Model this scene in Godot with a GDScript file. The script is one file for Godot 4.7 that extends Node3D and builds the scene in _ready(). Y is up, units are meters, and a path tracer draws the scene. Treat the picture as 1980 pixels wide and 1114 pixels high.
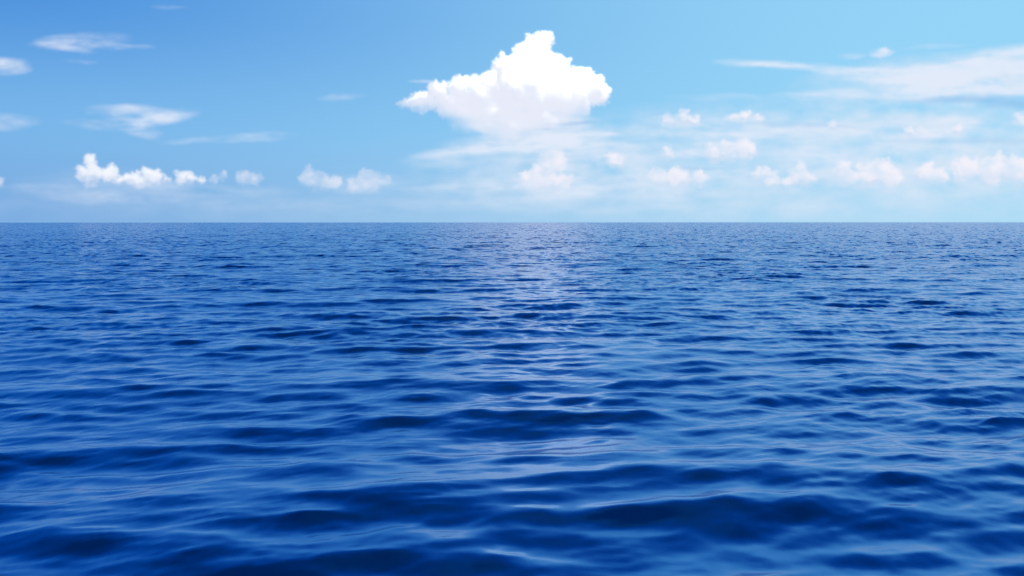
extends Node3D
# Open sea under a fair-weather sky. y is up, metres; the camera looks along -z from a boat's deck.

const EYE := 3.6            # height of the eye above the water
const LENS := 1451.0        # focal length, in 1980ths of the picture's width

var rng := RandomNumberGenerator.new()


func _ready():
	# camera
	var cam := Camera3D.new()
	cam.name = "camera"
	add_child(cam)
	cam.position = Vector3(0, EYE, 0)
	# a level camera whose lens is shifted down, so that the horizon lies above the middle
	cam.set_frustum(2.0 * 0.1 * 557.0 / LENS, Vector2(0, -0.1 * 127.0 / LENS), 0.1, 80000.0)
	cam.current = true
	# sky and exposure
	var env := Environment.new()
	env.background_mode = Environment.BG_SKY
	env.tonemap_mode = Environment.TONE_MAPPER_LINEAR
	env.tonemap_exposure = 1.0
	env.background_energy_multiplier = 1.0
	env.sdfgi_enabled = true
	env.ssao_enabled = true
	env.ssil_enabled = true
	var t0 := Time.get_ticks_msec()
	var sm := PanoramaSkyMaterial.new()
	sm.panorama = ImageTexture.create_from_image(paint_sky())
	var sky := Sky.new()
	sky.sky_material = sm
	env.sky = sky
	var we := WorldEnvironment.new()
	we.name = "world_environment"
	we.environment = env
	add_child(we)
	print("sky ", Time.get_ticks_msec() - t0)
	# sun: high, to the right and a little behind
	var sun := DirectionalLight3D.new()
	sun.name = "sun"
	add_child(sun)
	var az := deg_to_rad(125.0)
	var el := deg_to_rad(58.0)
	sun.look_at_from_position(Vector3.ZERO, -Vector3(sin(az) * cos(el), sin(el), -cos(az) * cos(el)), Vector3.UP)
	sun.light_energy = 0.9
	sun.light_color = Color(1.0, 0.97, 0.92)
	sun.light_angular_distance = 0.5
	sun.shadow_enabled = true
	# the sea
	build_sea()
	print("all ", Time.get_ticks_msec() - t0)


# ---------------------------------------------------------------- sea

# In-place 2D inverse FFT of an n x n complex field (unnormalised).
func fft2(re: PackedFloat32Array, im: PackedFloat32Array, n: int):
	var bits := int(round(log(n) / log(2.0)))
	var cs := PackedFloat32Array()
	var sn := PackedFloat32Array()
	cs.resize(n / 2)
	sn.resize(n / 2)
	for i in n / 2:
		cs[i] = cos(TAU * i / n)
		sn[i] = sin(TAU * i / n)
	var rev := PackedInt32Array()
	rev.resize(n)
	for i in n:
		var r := 0
		for b in bits:
			if i & (1 << b):
				r |= 1 << (bits - 1 - b)
		rev[i] = r
	var lr := PackedFloat32Array()
	var li := PackedFloat32Array()
	lr.resize(n)
	li.resize(n)
	for pass_ in 2:
		var step := 1 if pass_ == 0 else n
		for line in n:
			var base := line * n if pass_ == 0 else line
			for i in n:
				var k := base + rev[i] * step
				lr[i] = re[k]
				li[i] = im[k]
			var half := 1
			while half < n:
				var jump := n / (half * 2)
				for j in half:
					var c := cs[j * jump]
					var s := sn[j * jump]
					var a := j
					while a < n:
						var b := a + half
						var xr := lr[b] * c - li[b] * s
						var xi := lr[b] * s + li[b] * c
						lr[b] = lr[a] - xr
						li[b] = li[a] - xi
						lr[a] += xr
						li[a] += xi
						a += half * 2
				half *= 2
			for i in n:
				re[base + i * step] = lr[i]
				im[base + i * step] = li[i]


# A periodic patch of sea: [displacement, slope] on an n x n grid over length metres.
func wave_tile(n: int, length: float, shortest: float, longest: float, peak: float, heading: float, spread: float, rms: float, chop: float, fall: float, seed_: int) -> Array:
	rng.seed = seed_
	var nn := n * n
	var hr := PackedFloat32Array()
	var hi := PackedFloat32Array()
	hr.resize(nn)
	hi.resize(nn)
	var dk := TAU / length
	var half := n / 2
	var reach := int(ceil(length / shortest))
	reach = mini(reach, half - 1)
	var total := 0.0
	for j in range(-reach, reach + 1):
		for i in range(-reach, reach + 1):
			var k := sqrt(float(i * i + j * j)) * dk
			var a := rng.randfn()
			var b := rng.randfn()
			if k < TAU / longest or k > TAU / shortest:
				continue
			var kp := TAU / peak
			var dir := cos(atan2(float(j), float(i)) - heading)
			var s := exp(-0.75 * pow(kp / k, 2.0)) * pow(k / kp, -fall)
			# long waves keep to the wind's heading, ripples run more freely
			var sp := spread / (1.0 + 0.5 * maxf(0.0, log(k / kp)))
			s *= pow(absf(dir), sp) * (1.0 if dir > 0.0 else 0.12) + 0.02
			var amp := sqrt(s)
			var at := ((j + n) % n) * n + (i + n) % n
			hr[at] = a * amp
			hi[at] = b * amp
			total += (a * a + b * b) * s * 0.5
	var norm := rms / sqrt(total)
	var f1r := PackedFloat32Array()
	var f1i := PackedFloat32Array()
	var f2r := PackedFloat32Array()
	var f2i := PackedFloat32Array()
	for arr in 1:
		f1r.resize(nn)
		f1i.resize(nn)
		f2r.resize(nn)
		f2i.resize(nn)
	for j in n:
		for i in n:
			var at := j * n + i
			var mt := ((n - j) % n) * n + (n - i) % n
			var pr := (hr[at] + hr[mt]) * 0.5 * norm
			var pi_ := (hi[at] - hi[mt]) * 0.5 * norm
			if pr == 0.0 and pi_ == 0.0 and hr[at] == 0.0 and hr[mt] == 0.0:
				continue
			var kx := float(i if i < half else i - n)
			var kz := float(j if j < half else j - n)
			var k := maxf(sqrt(kx * kx + kz * kz), 1e-6)
			kx /= k
			kz /= k
			# the displacement spectrum is i * k^ * H (hermitian part)
			var dxr := -kx * pi_
			var dxi := kx * pr
			var dzr := -kz * pi_
			var dzi := kz * pr
			f1r[at] = pr - dxi
			f1i[at] = pi_ + dxr
			f2r[at] = dzr
			f2i[at] = dzi
	fft2(f1r, f1i, n)
	fft2(f2r, f2i, n)
	var offs := PackedVector3Array()
	var slopes := PackedVector3Array()
	offs.resize(nn)
	slopes.resize(nn)
	for q in nn:
		offs[q] = Vector3(f1i[q] * chop, f1r[q], f2r[q] * chop)
	var two := 2.0 * length / n
	var ss := 0.0
	for j in n:
		var up := ((j + n - 1) % n) * n
		var dn := ((j + 1) % n) * n
		for i in n:
			var px := offs[j * n + (i + 1) % n] - offs[j * n + (i + n - 1) % n] + Vector3(two, 0, 0)
			var pz := offs[dn + i] - offs[up + i] + Vector3(0, 0, two)
			var nv := pz.cross(px)
			var ny := maxf(nv.y, 0.15 * two * two)
			slopes[j * n + i] = Vector3(nv.x / ny, 0, nv.z / ny)
			ss += slopes[j * n + i].length_squared()
	print("tile ", n, " slope rms ", sqrt(ss / nn))
	return [offs, slopes]


func build_sea():
	var t0 := Time.get_ticks_msec()
	var wind := deg_to_rad(82.0)
	var tiles := [
		wave_tile(512, 71.3, 0.5, 24.0, 5.0, wind, 26.0, 0.048, 0.9, 3.8, 11),
		wave_tile(512, 53.9, 0.5, 24.0, 2.4, wind + 0.22, 24.0, 0.019, 0.9, 3.8, 23),
		wave_tile(256, 11.7, 0.16, 1.7, 0.9, wind - 0.1, 30.0, 0.0046, 0.7, 3.5, 37),
	]
	var sizes := PackedFloat32Array([71.3, 53.9, 11.7])
	var counts := PackedInt32Array([512, 512, 256])
	print("tiles ", Time.get_ticks_msec() - t0)
	# a polar sheet round the boat, fine where the photograph looks, coarse elsewhere
	var turns := PackedFloat32Array()
	var fine := 1000
	var wide := deg_to_rad(44.0)
	for i in fine + 1:
		turns.append(-wide + 2.0 * wide * i / fine)
	var coarse := 44
	for i in range(1, coarse):
		turns.append(wide + (TAU - 2.0 * wide) * i / coarse)
	var cols := turns.size()
	var rows := 1300
	var near := 3.0
	var far := 30000.0
	var verts := PackedVector3Array()
	var norms := PackedVector3Array()
	verts.resize(rows * cols + 1)
	norms.resize(rows * cols + 1)
	var dirs := PackedVector3Array()
	for t in turns:
		dirs.append(Vector3(sin(t), 0, -cos(t)))
	# gusts: patches where the wind raises more or fewer ripples
	var gust := FastNoiseLite.new()
	gust.seed = 4
	gust.noise_type = FastNoiseLite.TYPE_SIMPLEX_SMOOTH
	gust.frequency = 0.07
	gust.fractal_octaves = 3
	for t in 3:
		var offs: PackedVector3Array = tiles[t][0]
		var slopes: PackedVector3Array = tiles[t][1]
		var n := counts[t]
		var mask := n - 1
		var scale_ := n / sizes[t]
		for r in rows:
			var d := near * pow(far / near, float(r) / (rows - 1))
			var at := r * cols
			for c in cols:
				var p := dirs[c] * d
				var u := p.x * scale_ + 100000.37 * n
				var v := p.z * scale_ + 100000.21 * n
				var iu := int(u)
				var iv := int(v)
				var fu := u - iu
				var fv := v - iv
				var a := (iv & mask) * n
				var b := ((iv + 1) & mask) * n
				iu &= mask
				var iw := (iu + 1) & mask
				var w := 1.0 if t == 0 else clampf(0.95 + (0.8 if t == 1 else 1.0) * gust.get_noise_2d(p.x * 0.7, p.z), 0.2, 1.9)
				verts[at] += w * offs[a + iu].lerp(offs[a + iw], fu).lerp(offs[b + iu].lerp(offs[b + iw], fu), fv)
				norms[at] += w * slopes[a + iu].lerp(slopes[a + iw], fu).lerp(slopes[b + iu].lerp(slopes[b + iw], fu), fv)
				at += 1
	for r in rows:
		var d := near * pow(far / near, float(r) / (rows - 1))
		var at := r * cols
		# between rows that lie farther apart than the ripples, blending neighbours halves their spread of slopes: give it back
		var steep := 1.0 + 0.5 * smoothstep(0.08, 1.2, d * (pow(far / near, 1.0 / (rows - 1)) - 1.0))
		for c in cols:
			verts[at] += dirs[c] * d
			norms[at] = (norms[at] * steep + Vector3.UP).normalized()
			at += 1
	var mid := rows * cols
	norms[mid] = Vector3.UP
	print("verts ", Time.get_ticks_msec() - t0)
	var index := PackedInt32Array()
	index.resize((rows - 1) * cols * 6 + cols * 3)
	var w := 0
	for r in rows - 1:
		for c in cols:
			var e := (c + 1) % cols
			var a := r * cols + c
			var b := r * cols + e
			index[w] = a
			index[w + 1] = a + cols
			index[w + 2] = b + cols
			index[w + 3] = a
			index[w + 4] = b + cols
			index[w + 5] = b
			w += 6
	for c in cols:
		index[w] = mid
		index[w + 1] = c
		index[w + 2] = (c + 1) % cols
		w += 3
	var arr := []
	arr.resize(Mesh.ARRAY_MAX)
	arr[Mesh.ARRAY_VERTEX] = verts
	arr[Mesh.ARRAY_NORMAL] = norms
	arr[Mesh.ARRAY_INDEX] = index
	var mesh := ArrayMesh.new()
	mesh.add_surface_from_arrays(Mesh.PRIMITIVE_TRIANGLES, arr)
	var m := StandardMaterial3D.new()
	m.resource_name = "sea_water"
	m.albedo_color = Color(0.0, 0.19, 0.48).linear_to_srgb()
	m.roughness = 0.18
	m.rim_enabled = true
	m.rim = 1.0
	m.rim_tint = 1.0
	m.metallic = 0.95
	m.metallic_specular = 0.5
	var o := MeshInstance3D.new()
	o.name = "sea"
	o.mesh = mesh
	o.material_override = m
	o.set_meta("kind", "structure")
	o.set_meta("label", "deep blue rippled open sea reaching to the flat horizon")
	o.set_meta("category", "sea")
	add_child(o, true)


# ---------------------------------------------------------------- sky

const SKY_W := 4096
const SKY_H := 2048


func lin(r: float, g: float, b: float) -> Color:
	return Color(r / 255.0, g / 255.0, b / 255.0).srgb_to_linear()


# Clear air by azimuth (0 ahead, + right) and elevation, in radians.
func air(az: float, el: float) -> Color:
	var right := 0.5 + 0.5 * sin(clampf(az, -PI / 2, PI / 2) * 1.25 if absf(az) < PI / 2 else (PI - absf(az)) * signf(az) * 1.25)
	var e := rad_to_deg(maxf(el, 0.0))
	right = smoothstep(0.0, 1.0, minf(1.0, right + 0.12))
	var low := lin(108, 160, 220).lerp(lin(176, 220, 246), right)
	var middle := lin(114, 175, 232).lerp(lin(152, 214, 248), right)
	var high := lin(34, 122, 214).lerp(lin(150, 212, 248), right)
	var upper := lin(0, 100, 194)
	var top := lin(0, 12, 94)
	var c := low.lerp(middle, smoothstep(0.0, 8.0, e))
	c = c.lerp(high, smoothstep(5.0, 16.0, e))
	c = c.lerp(upper, smoothstep(16.0, 30.0, e))
	return c.lerp(top, smoothstep(24.0, 50.0, e))


var streaky := FastNoiseLite.new()   # long thin grain of high cloud
var billow := FastNoiseLite.new()    # round grain of heaped cloud
var broad := FastNoiseLite.new()


# A drawn-out veil: centre, half width, half height, tilt, strength, in chart units (1451 to one unit of tangent, 0 ahead, 0 at the horizon).
const VEILS := [
	[-832, 352, 100, 18, 3, 0.6], [-870, 338, 75, 9, -6, 0.42], [-800, 345, 70, 10, -5, 0.25], [-745, 340, 60, 6, -3, 0.3],
	[-985, 303, 60, 19, -3, 0.8], [-830, 310, 40, 5, 0, 0.25], [-985, 196, 75, 20, 0, 0.45],
	[-740, 218, 100, 13, 0, 0.55], [-672, 204, 75, 18, 8, 0.62], [-735, 188, 60, 20, -20, 0.55], [-700, 196, 60, 18, 10, 0.3], [-800, 190, 80, 14, -4, 0.4],
	[-560, 160, 150, 8, 2, 0.35], [-480, 171, 90, 6, 2, 0.25], [-662, 415, 40, 5, 0, 0.25], [-330, 242, 55, 9, 3, 0.25], [-165, 271, 45, 4, 0, 0.4],
	[480, 308, 100, 11, -2, 0.5], [620, 297, 190, 11, -4, 0.6], [800, 288, 260, 26, 2, 0.85], [930, 300, 220, 36, 5, 0.9], [770, 250, 270, 16, 1, 0.7],
	[900, 262, 230, 26, 0, 0.8], [985, 335, 110, 16, 9, 0.6], [500, 242, 240, 10, 0, 0.28], [715, 328, 22, 11, 6, 0.95], [660, 322, 40, 7, 4, 0.45], [810, 340, 110, 5, 3, 0.3],
	[330, 197, 85, 15, 0, 0.75], [440, 200, 52, 13, 4, 0.75], [560, 176, 190, 12, -2, 0.5], [660, 176, 45, 7, -6, 0.55], [400, 168, 140, 9, -2, 0.55],
	[800, 170, 80, 13, 8, 0.5], [880, 192, 70, 14, -8, 0.5], [990, 196, 26, 9, 2, 0.95], [860, 186, 160, 24, 0, 0.35], [1000, 212, 30, 12, 0, 0.7],
	[380, 140, 110, 20, 3, 0.7], [450, 138, 50, 18, 0, 0.6], [600, 130, 160, 22, -3, 0.5], [230, 130, 60, 16, 0, 0.45], [190, 122, 40, 14, 0, 0.5],
	[900, 110, 190, 26, 0, 0.35], [720, 96, 150, 26, 0, 0.3], [420, 85, 190, 20, 0, 0.3], [250, 60, 240, 22, 0, 0.35],
	[50, 158, 200, 22, 2, 0.9], [-60, 138, 160, 13, 3, 0.7], [130, 150, 130, 16, -2, 0.75], [170, 172, 70, 5, -2, 0.6], [60, 196, 120, 20, 0, 0.5], [110, 170, 60, 5, 1, 0.7],
	[60, 108, 110, 34, 0, 0.5], [20, 76, 190, 16, 2, 0.5], [80, 60, 110, 20, 0, 0.5], [-150, 118, 80, 18, 0, 0.3], [-110, 62, 130, 14, 0, 0.35],
	[-290, 74, 120, 24, 0, 0.35], [-560, 60, 170, 16, 0, 0.25], [-760, 50, 180, 18, 0, 0.28], [-920, 66, 90, 14, 0, 0.3], [-700, 72, 150, 14, 0, 0.35],
	[0, 34, 1200, 20, 0, 0.15], [700, 150, 520, 70, 0, 0.25], [200, 120, 300, 70, 0, 0.16],
]
# Wide soft banks of thin cloud behind the others.
const BANKS := [[520, 180, 460, 66, 0, 0.65], [860, 176, 330, 74, 0, 0.6], [450, 100, 480, 60, 0, 0.5], [880, 100, 380, 66, 0, 0.65], [60, 100, 300, 74, 0, 0.55], [500, 46, 720, 60, 0, 0.34], [100, 165, 240, 42, 0, 0.4], [860, 274, 350, 64, 3, 0.8], [930, 290, 260, 54, 4, 0.65], [-800, 70, 200, 40, 0, 0.16], [0, 30, 1400, 44, 0, 0.12], [10, 200, 110, 44, 0, 0.85], [40, 176, 160, 34, 0, 0.75]]
# Blue-grey undersides that show between bright layers.
const GAPS := [[880, 238, 140, 10, 2, 0.8], [970, 228, 90, 12, 0, 0.8], [110, 190, 75, 5, 4, 0.8], [70, 181, 60, 4, 3, 0.6], [560, 188, 130, 8, -3, 0.4], [900, 158, 220, 8, 0, 0.35], [360, 104, 100, 4, 0, 0.35]]
# Heaped clouds: lobes of centre, radius; then how solid they look, how fine the heads are, and the height at which the base thins out.
const TALL := [[50, 338, 26], [62, 352, 18], [40, 318, 34], [20, 300, 38], [60, 296, 40], [-10, 300, 26], [0, 282, 38], [85, 278, 40], [130, 280, 24], [146, 284, 16], [150, 258, 30], [172, 248, 20], [-40, 262, 34], [-70, 264, 22], [-105, 258, 24], [-140, 246, 25], [-165, 242, 16], [-190, 232, 17], [-210, 228, 10], [20, 250, 55], [90, 240, 50], [-60, 236, 36], [-120, 230, 24], [120, 216, 16], [98, 214, 14], [30, 214, 44], [-20, 208, 34], [60, 200, 30], [-100, 232, 22], [-72, 226, 26], [-150, 234, 18], [-120, 232, 22], [-130, 220, 22], [-90, 206, 30], [-50, 194, 36], [-172, 229, 17], [-200, 228, 10], [0, 178, 42], [60, 180, 42], [108, 205, 28], [138, 224, 22], [160, 240, 18], [20, 188, 45], [75, 194, 38], [-45, 196, 34], [30, 166, 34]]
const ROW := [[-817, 122, 13], [-812, 110, 14], [-830, 96, 15], [-806, 92, 18], [-782, 92, 17], [-775, 102, 11], [-742, 86, 13], [-728, 86, 13], [-705, 90, 18], [-688, 86, 16], [-668, 82, 8], [-640, 86, 14], [-622, 84, 12], [-600, 80, 9], [-815, 84, 16], [-720, 78, 16], [-760, 80, 12]]
const FAINT := [[-560, 90, 10], [-575, 82, 9], [-520, 86, 16], [-495, 84, 14], [-390, 84, 22], [-368, 78, 22], [-350, 70, 20], [-275, 78, 26], [-300, 68, 20], [-250, 74, 16], [-990, 78, 10]]
const LOW := [[280, 84, 20], [320, 86, 24], [362, 84, 16], [480, 90, 18], [500, 82, 20], [560, 90, 22], [575, 82, 14], [535, 76, 16], [650, 82, 22], [690, 90, 26], [715, 100, 22], [735, 80, 24], [800, 92, 22], [830, 86, 18], [880, 100, 28], [930, 104, 30], [975, 100, 30], [450, 142, 22], [420, 138, 20], [390, 132, 18], [200, 120, 18], [60, 84, 28], [95, 76, 22], [30, 78, 20], [80, 120, 26], [330, 202, 15], [302, 196, 14], [352, 196, 12], [450, 205, 14], [478, 199, 10], [430, 198, 10], [982, 198, 13], [997, 190, 15], [714, 327, 10], [722, 331, 7], [620, 188, 9], [770, 172, 12], [790, 176, 10], [860, 178, 12], [640, 100, 18], [870, 84, 22], [920, 88, 24], [300, 132, 14]]


func blob(v: Array, x: float, y: float) -> float:
	var dx: float = x - v[0]
	var dy: float = y - v[1]
	if absf(dx) > v[2] * 1.2 or absf(dy) > v[3] * 2.0 + absf(v[2] * v[4]) * 0.02:
		return 0.0
	dy -= dx * tan(deg_to_rad(v[4]))
	var q: float = dx * dx / (v[2] * v[2]) + dy * dy / (v[3] * v[3])
	if q >= 1.0:
		return 0.0
	return pow(1.0 - q, 1.3) * v[5]


# Heaped cloud seen from the sea: heads on heads, each lobe carrying smaller ones; fills depth (towards the eye) and cover per chart cell.
func heap(lobes: Array, solid: float, base: float, thin: float, cell: float, seed_: int, bow := 0.0) -> Dictionary:
	rng.seed = seed_
	var balls := []
	for l in lobes:
		balls.append([l[0], l[1], 0.0, l[2]])
		for k in 16:
			var a := rng.randf() * TAU
			var t := rng.randf_range(-0.2, 1.0)
			var r: float = l[2] * rng.randf_range(0.22, 0.45)
			var q: float = sqrt(maxf(0.0, 1.0 - t * t)) * l[2] * 0.86
			var b := [l[0] + cos(a) * q, l[1] + sin(a) * q, t * l[2] * 0.8, r]
			balls.append(b)
			for m in 5:
				var a2 := rng.randf() * TAU
				var r2: float = r * rng.randf_range(0.3, 0.5)
				balls.append([b[0] + cos(a2) * r * 0.85, b[1] + sin(a2) * r * 0.85, b[2] + rng.randf_range(-0.2, 0.6) * r, r2])
	var lo := Vector2(1e9, 1e9)
	var hi := Vector2(-1e9, -1e9)
	for b in balls:
		lo = lo.min(Vector2(b[0] - b[3] - 6, b[1] - b[3] - 6))
		hi = hi.max(Vector2(b[0] + b[3] + 6, b[1] + b[3] + 6))
	var w := int((hi.x - lo.x) / cell) + 2
	var h := int((hi.y - lo.y) / cell) + 2
	var depth := PackedFloat32Array()
	var cover := PackedFloat32Array()
	depth.resize(w * h)
	cover.resize(w * h)
	depth.fill(-60.0)
	for b in balls:
		var r: float = b[3]
		for j in range(maxi(0, int((b[1] - r - lo.y) / cell)), mini(h, int((b[1] + r - lo.y) / cell) + 2)):
			for i in range(maxi(0, int((b[0] - r - lo.x) / cell)), mini(w, int((b[0] + r - lo.x) / cell) + 2)):
				var dx: float = lo.x + i * cell - b[0]
				var dy: float = lo.y + j * cell - b[1]
				var q: float = r * r - dx * dx - dy * dy
				if q > 0.0:
					var z: float = b[2] + sqrt(q)
					var at := j * w + i
					depth[at] = maxf(depth[at], z)
					cover[at] = maxf(cover[at], minf(1.0, (r - sqrt(dx * dx + dy * dy)) / minf(r, 8.0)))
	return {"lo": lo, "w": w, "h": h, "cell": cell, "depth": depth, "cover": cover, "solid": solid, "base": base, "thin": thin, "bow": bow}


func at_cell(d: Dictionary, name_: String, x: float, y: float) -> float:
	var u: float = (x - d.lo.x) / d.cell
	var v: float = (y - d.lo.y) / d.cell
	var i := int(floor(u))
	var j := int(floor(v))
	if i < 0 or j < 0 or i >= d.w - 1 or j >= d.h - 1:
		return 0.0 if name_ == "cover" else -60.0
	var a: PackedFloat32Array = d[name_]
	var k: int = j * d.w + i
	var w: int = d.w
	u -= i
	v -= j
	return lerpf(lerpf(a[k], a[k + 1], u), lerpf(a[k + w], a[k + w + 1], u), v)


# cover and brightness of a heaped cloud at a chart point
func heap_at(d: Dictionary, x: float, y: float) -> Vector2:
	if x < d.lo.x or y < d.lo.y or x > d.lo.x + d.w * d.cell or y > d.lo.y + d.h * d.cell:
		return Vector2.ZERO
	var wx := x + 5.0 * billow.get_noise_2d(x * 1.6, y * 1.6)
	var wy := y + 5.0 * billow.get_noise_2d(x * 1.6 + 400.0, y * 1.6)
	var a := at_cell(d, "cover", wx, wy)
	if a <= 0.0:
		return Vector2.ZERO
	a = smoothstep(0.0, 1.0, a + 0.4 * billow.get_noise_2d(x * 2.4, y * 2.4))
	var s := 4.0
	var gx := at_cell(d, "depth", wx + s, wy) - at_cell(d, "depth", wx - s, wy)
	var gy := at_cell(d, "depth", wx, wy + s) - at_cell(d, "depth", wx, wy - s)
	var g := 13.0
	gx = 0.6 * clampf(gx, -30, 30) + 0.6 * clampf(at_cell(d, "depth", wx + g, wy) - at_cell(d, "depth", wx - g, wy), -60, 60)
	gy = 0.6 * clampf(gy, -30, 30) + 0.6 * clampf(at_cell(d, "depth", wx, wy + g) - at_cell(d, "depth", wx, wy - g), -60, 60)
	var n := Vector3(-gx, -gy, 26.0).normalized()
	var lit := 0.5 + 0.5 * n.dot(Vector3(0.35, 0.85, 0.4).normalized())
	var base: float = d.base + d.bow * absf(x)
	a *= d.solid * smoothstep(base - d.thin, base + d.thin, y + (26.0 if d.solid < 1.0 else 15.0) * billow.get_noise_2d(x * 0.8, y * 1.2 + 70.0))
	if d.solid < 0.84:
		a *= clampf(0.95 + 1.1 * billow.get_noise_2d(x * 0.9 + 31.0, y * 1.3), 0.0, 1.2)
	return Vector2(a, lit)


func paint_sky() -> Image:
	for n in [streaky, billow, broad]:
		n.noise_type = FastNoiseLite.TYPE_SIMPLEX_SMOOTH
		n.fractal_type = FastNoiseLite.FRACTAL_FBM
		n.fractal_octaves = 5
	streaky.seed = 5
	streaky.frequency = 0.011
	billow.seed = 9
	billow.frequency = 0.02
	broad.seed = 2
	broad.frequency = 1.3
	# all round: clear air with thin veils and a low band of distant heaps
	var small := Image.create(1024, 512, false, Image.FORMAT_RGBAF)
	for y in 512:
		var el := PI / 2 - (y + 0.5) / 512 * PI
		for x in 1024:
			var az := (x + 0.5) / 1024 * TAU
			if az > PI:
				az -= TAU
			var c := air(az, el)
			if el > 0.0:
				var d := Vector3(sin(az) * cos(el), sin(el) * 3.2, -cos(az) * cos(el))
				var v := smoothstep(0.1, 0.75, broad.get_noise_3dv(d * 1.1) + 0.12) * 0.8
				var lowish := smoothstep(0.05, 0.5, broad.get_noise_3dv(d * 2.4 + Vector3(9, 0, 0)) + 0.15) * (1.0 - smoothstep(0.1, 0.3, el)) * 0.5
				var ahead := smoothstep(deg_to_rad(46.0), deg_to_rad(40.0), absf(az)) * (1.0 - smoothstep(deg_to_rad(18.0), deg_to_rad(30.0), el))
				c = c.lerp(lin(226, 234, 248), clampf(v + lowish, 0.0, 0.85) * (1.0 - ahead) * (1.0 - 0.9 * smoothstep(0.22, 0.42, el)))
			small.set_pixel(x, y, c)
	small.resize(SKY_W, SKY_H, Image.INTERPOLATE_CUBIC)
	# ahead: the clouds one by one
	var heaps := [heap(FAINT, 0.5, 66, 16, 2.0, 3), heap(LOW, 0.8, 64, 20, 2.0, 4), heap(ROW, 0.85, 74, 14, 1.6, 5), heap(TALL, 1.0, 168, 30, 1.8, 6, 0.29)]
	var veil_near := {}
	var bin := 64.0
	for k in VEILS.size():
		var v: Array = VEILS[k]
		for q in range(int(floor((v[0] - v[2] * 1.05 - 20.0) / bin)), int(floor((v[0] + v[2] * 1.05 + 20.0) / bin)) + 1):
			if not veil_near.has(q):
				veil_near[q] = []
			veil_near[q].append(v)
	var rad := SKY_W / TAU
	for px in range(-int(deg_to_rad(46.0) * rad), int(deg_to_rad(46.0) * rad)):
		var az := (px + 0.5) / rad
		var x := tan(az) * 1451.0
		var edge := smoothstep(deg_to_rad(46.0), deg_to_rad(42.0), absf(az))
		var near_: Array = veil_near.get(int(floor(x / bin)), [])
		for row in range(SKY_H / 2 - int(deg_to_rad(22.0) * rad), SKY_H / 2):
			var el := (SKY_H / 2 - row - 0.5) / rad
			var y := tan(el) / cos(az) * 1451.0
			var at := posmod(px, SKY_W)
			var was := small.get_pixel(at, row)
			var c := air(az, el)
			var wx := x + 16.0 * streaky.get_noise_2d(x * 0.8, y * 2.0 + 50.0)
			var wy := y + 5.0 * streaky.get_noise_2d(x * 0.8 + 300.0, y * 2.0)
			var bank := 0.0
			for v in BANKS:
				bank += blob(v, wx, wy)
			bank *= clampf(0.75 + 0.9 * streaky.get_noise_2d(x * 0.6 + 90.0, y * 1.8) + 0.5 * billow.get_noise_2d(x * 0.7, y * 1.1), 0.0, 1.5)
			c = c.lerp(lin(216, 231, 248), clampf(bank, 0.0, 0.8))
			var t := 0.0
			for v in near_:
				t += blob(v, wx, wy)
			if t > 0.0:
				var g := 0.5 + 0.9 * streaky.get_noise_2d(x * 0.5, y * 3.2) + 0.35 * billow.get_noise_2d(x * 1.2, y * 2.4)
				t = clampf(t * (0.25 + 1.15 * g), 0.0, 0.92)
				c = c.lerp(lin(228, 235, 249) * 1.02, t * 0.85)
			var shade_ := 0.0
			for v in GAPS:
				shade_ += blob(v, wx, wy)
			if shade_ > 0.0:
				c = c.lerp(lin(140, 190, 236), clampf(shade_, 0.0, 0.8) * 0.7)
			for h in heaps:
				var a := heap_at(h, x, y)
				if a.x > 0.0:
					var bright: Color = lin(232, 236, 250).lerp(lin(255, 254, 254) * (2.4 if h.solid > 0.9 else 1.06), pow(smoothstep(0.3, 1.08, a.y - (0.3 * (1.0 - smoothstep(190.0, 330.0, y + 0.12 * x)) if h.solid > 0.9 else 0.0)), 2.0 if h.solid > 0.9 else 1.0)) if h.solid > 0.84 else lin(208, 224, 245).lerp(lin(244, 242, 251), smoothstep(0.2, 0.9, a.y))
					c = c.lerp(bright, clampf(a.x, 0.0, 1.0))
			small.set_pixel(at, row, was.lerp(c, edge))
	return small
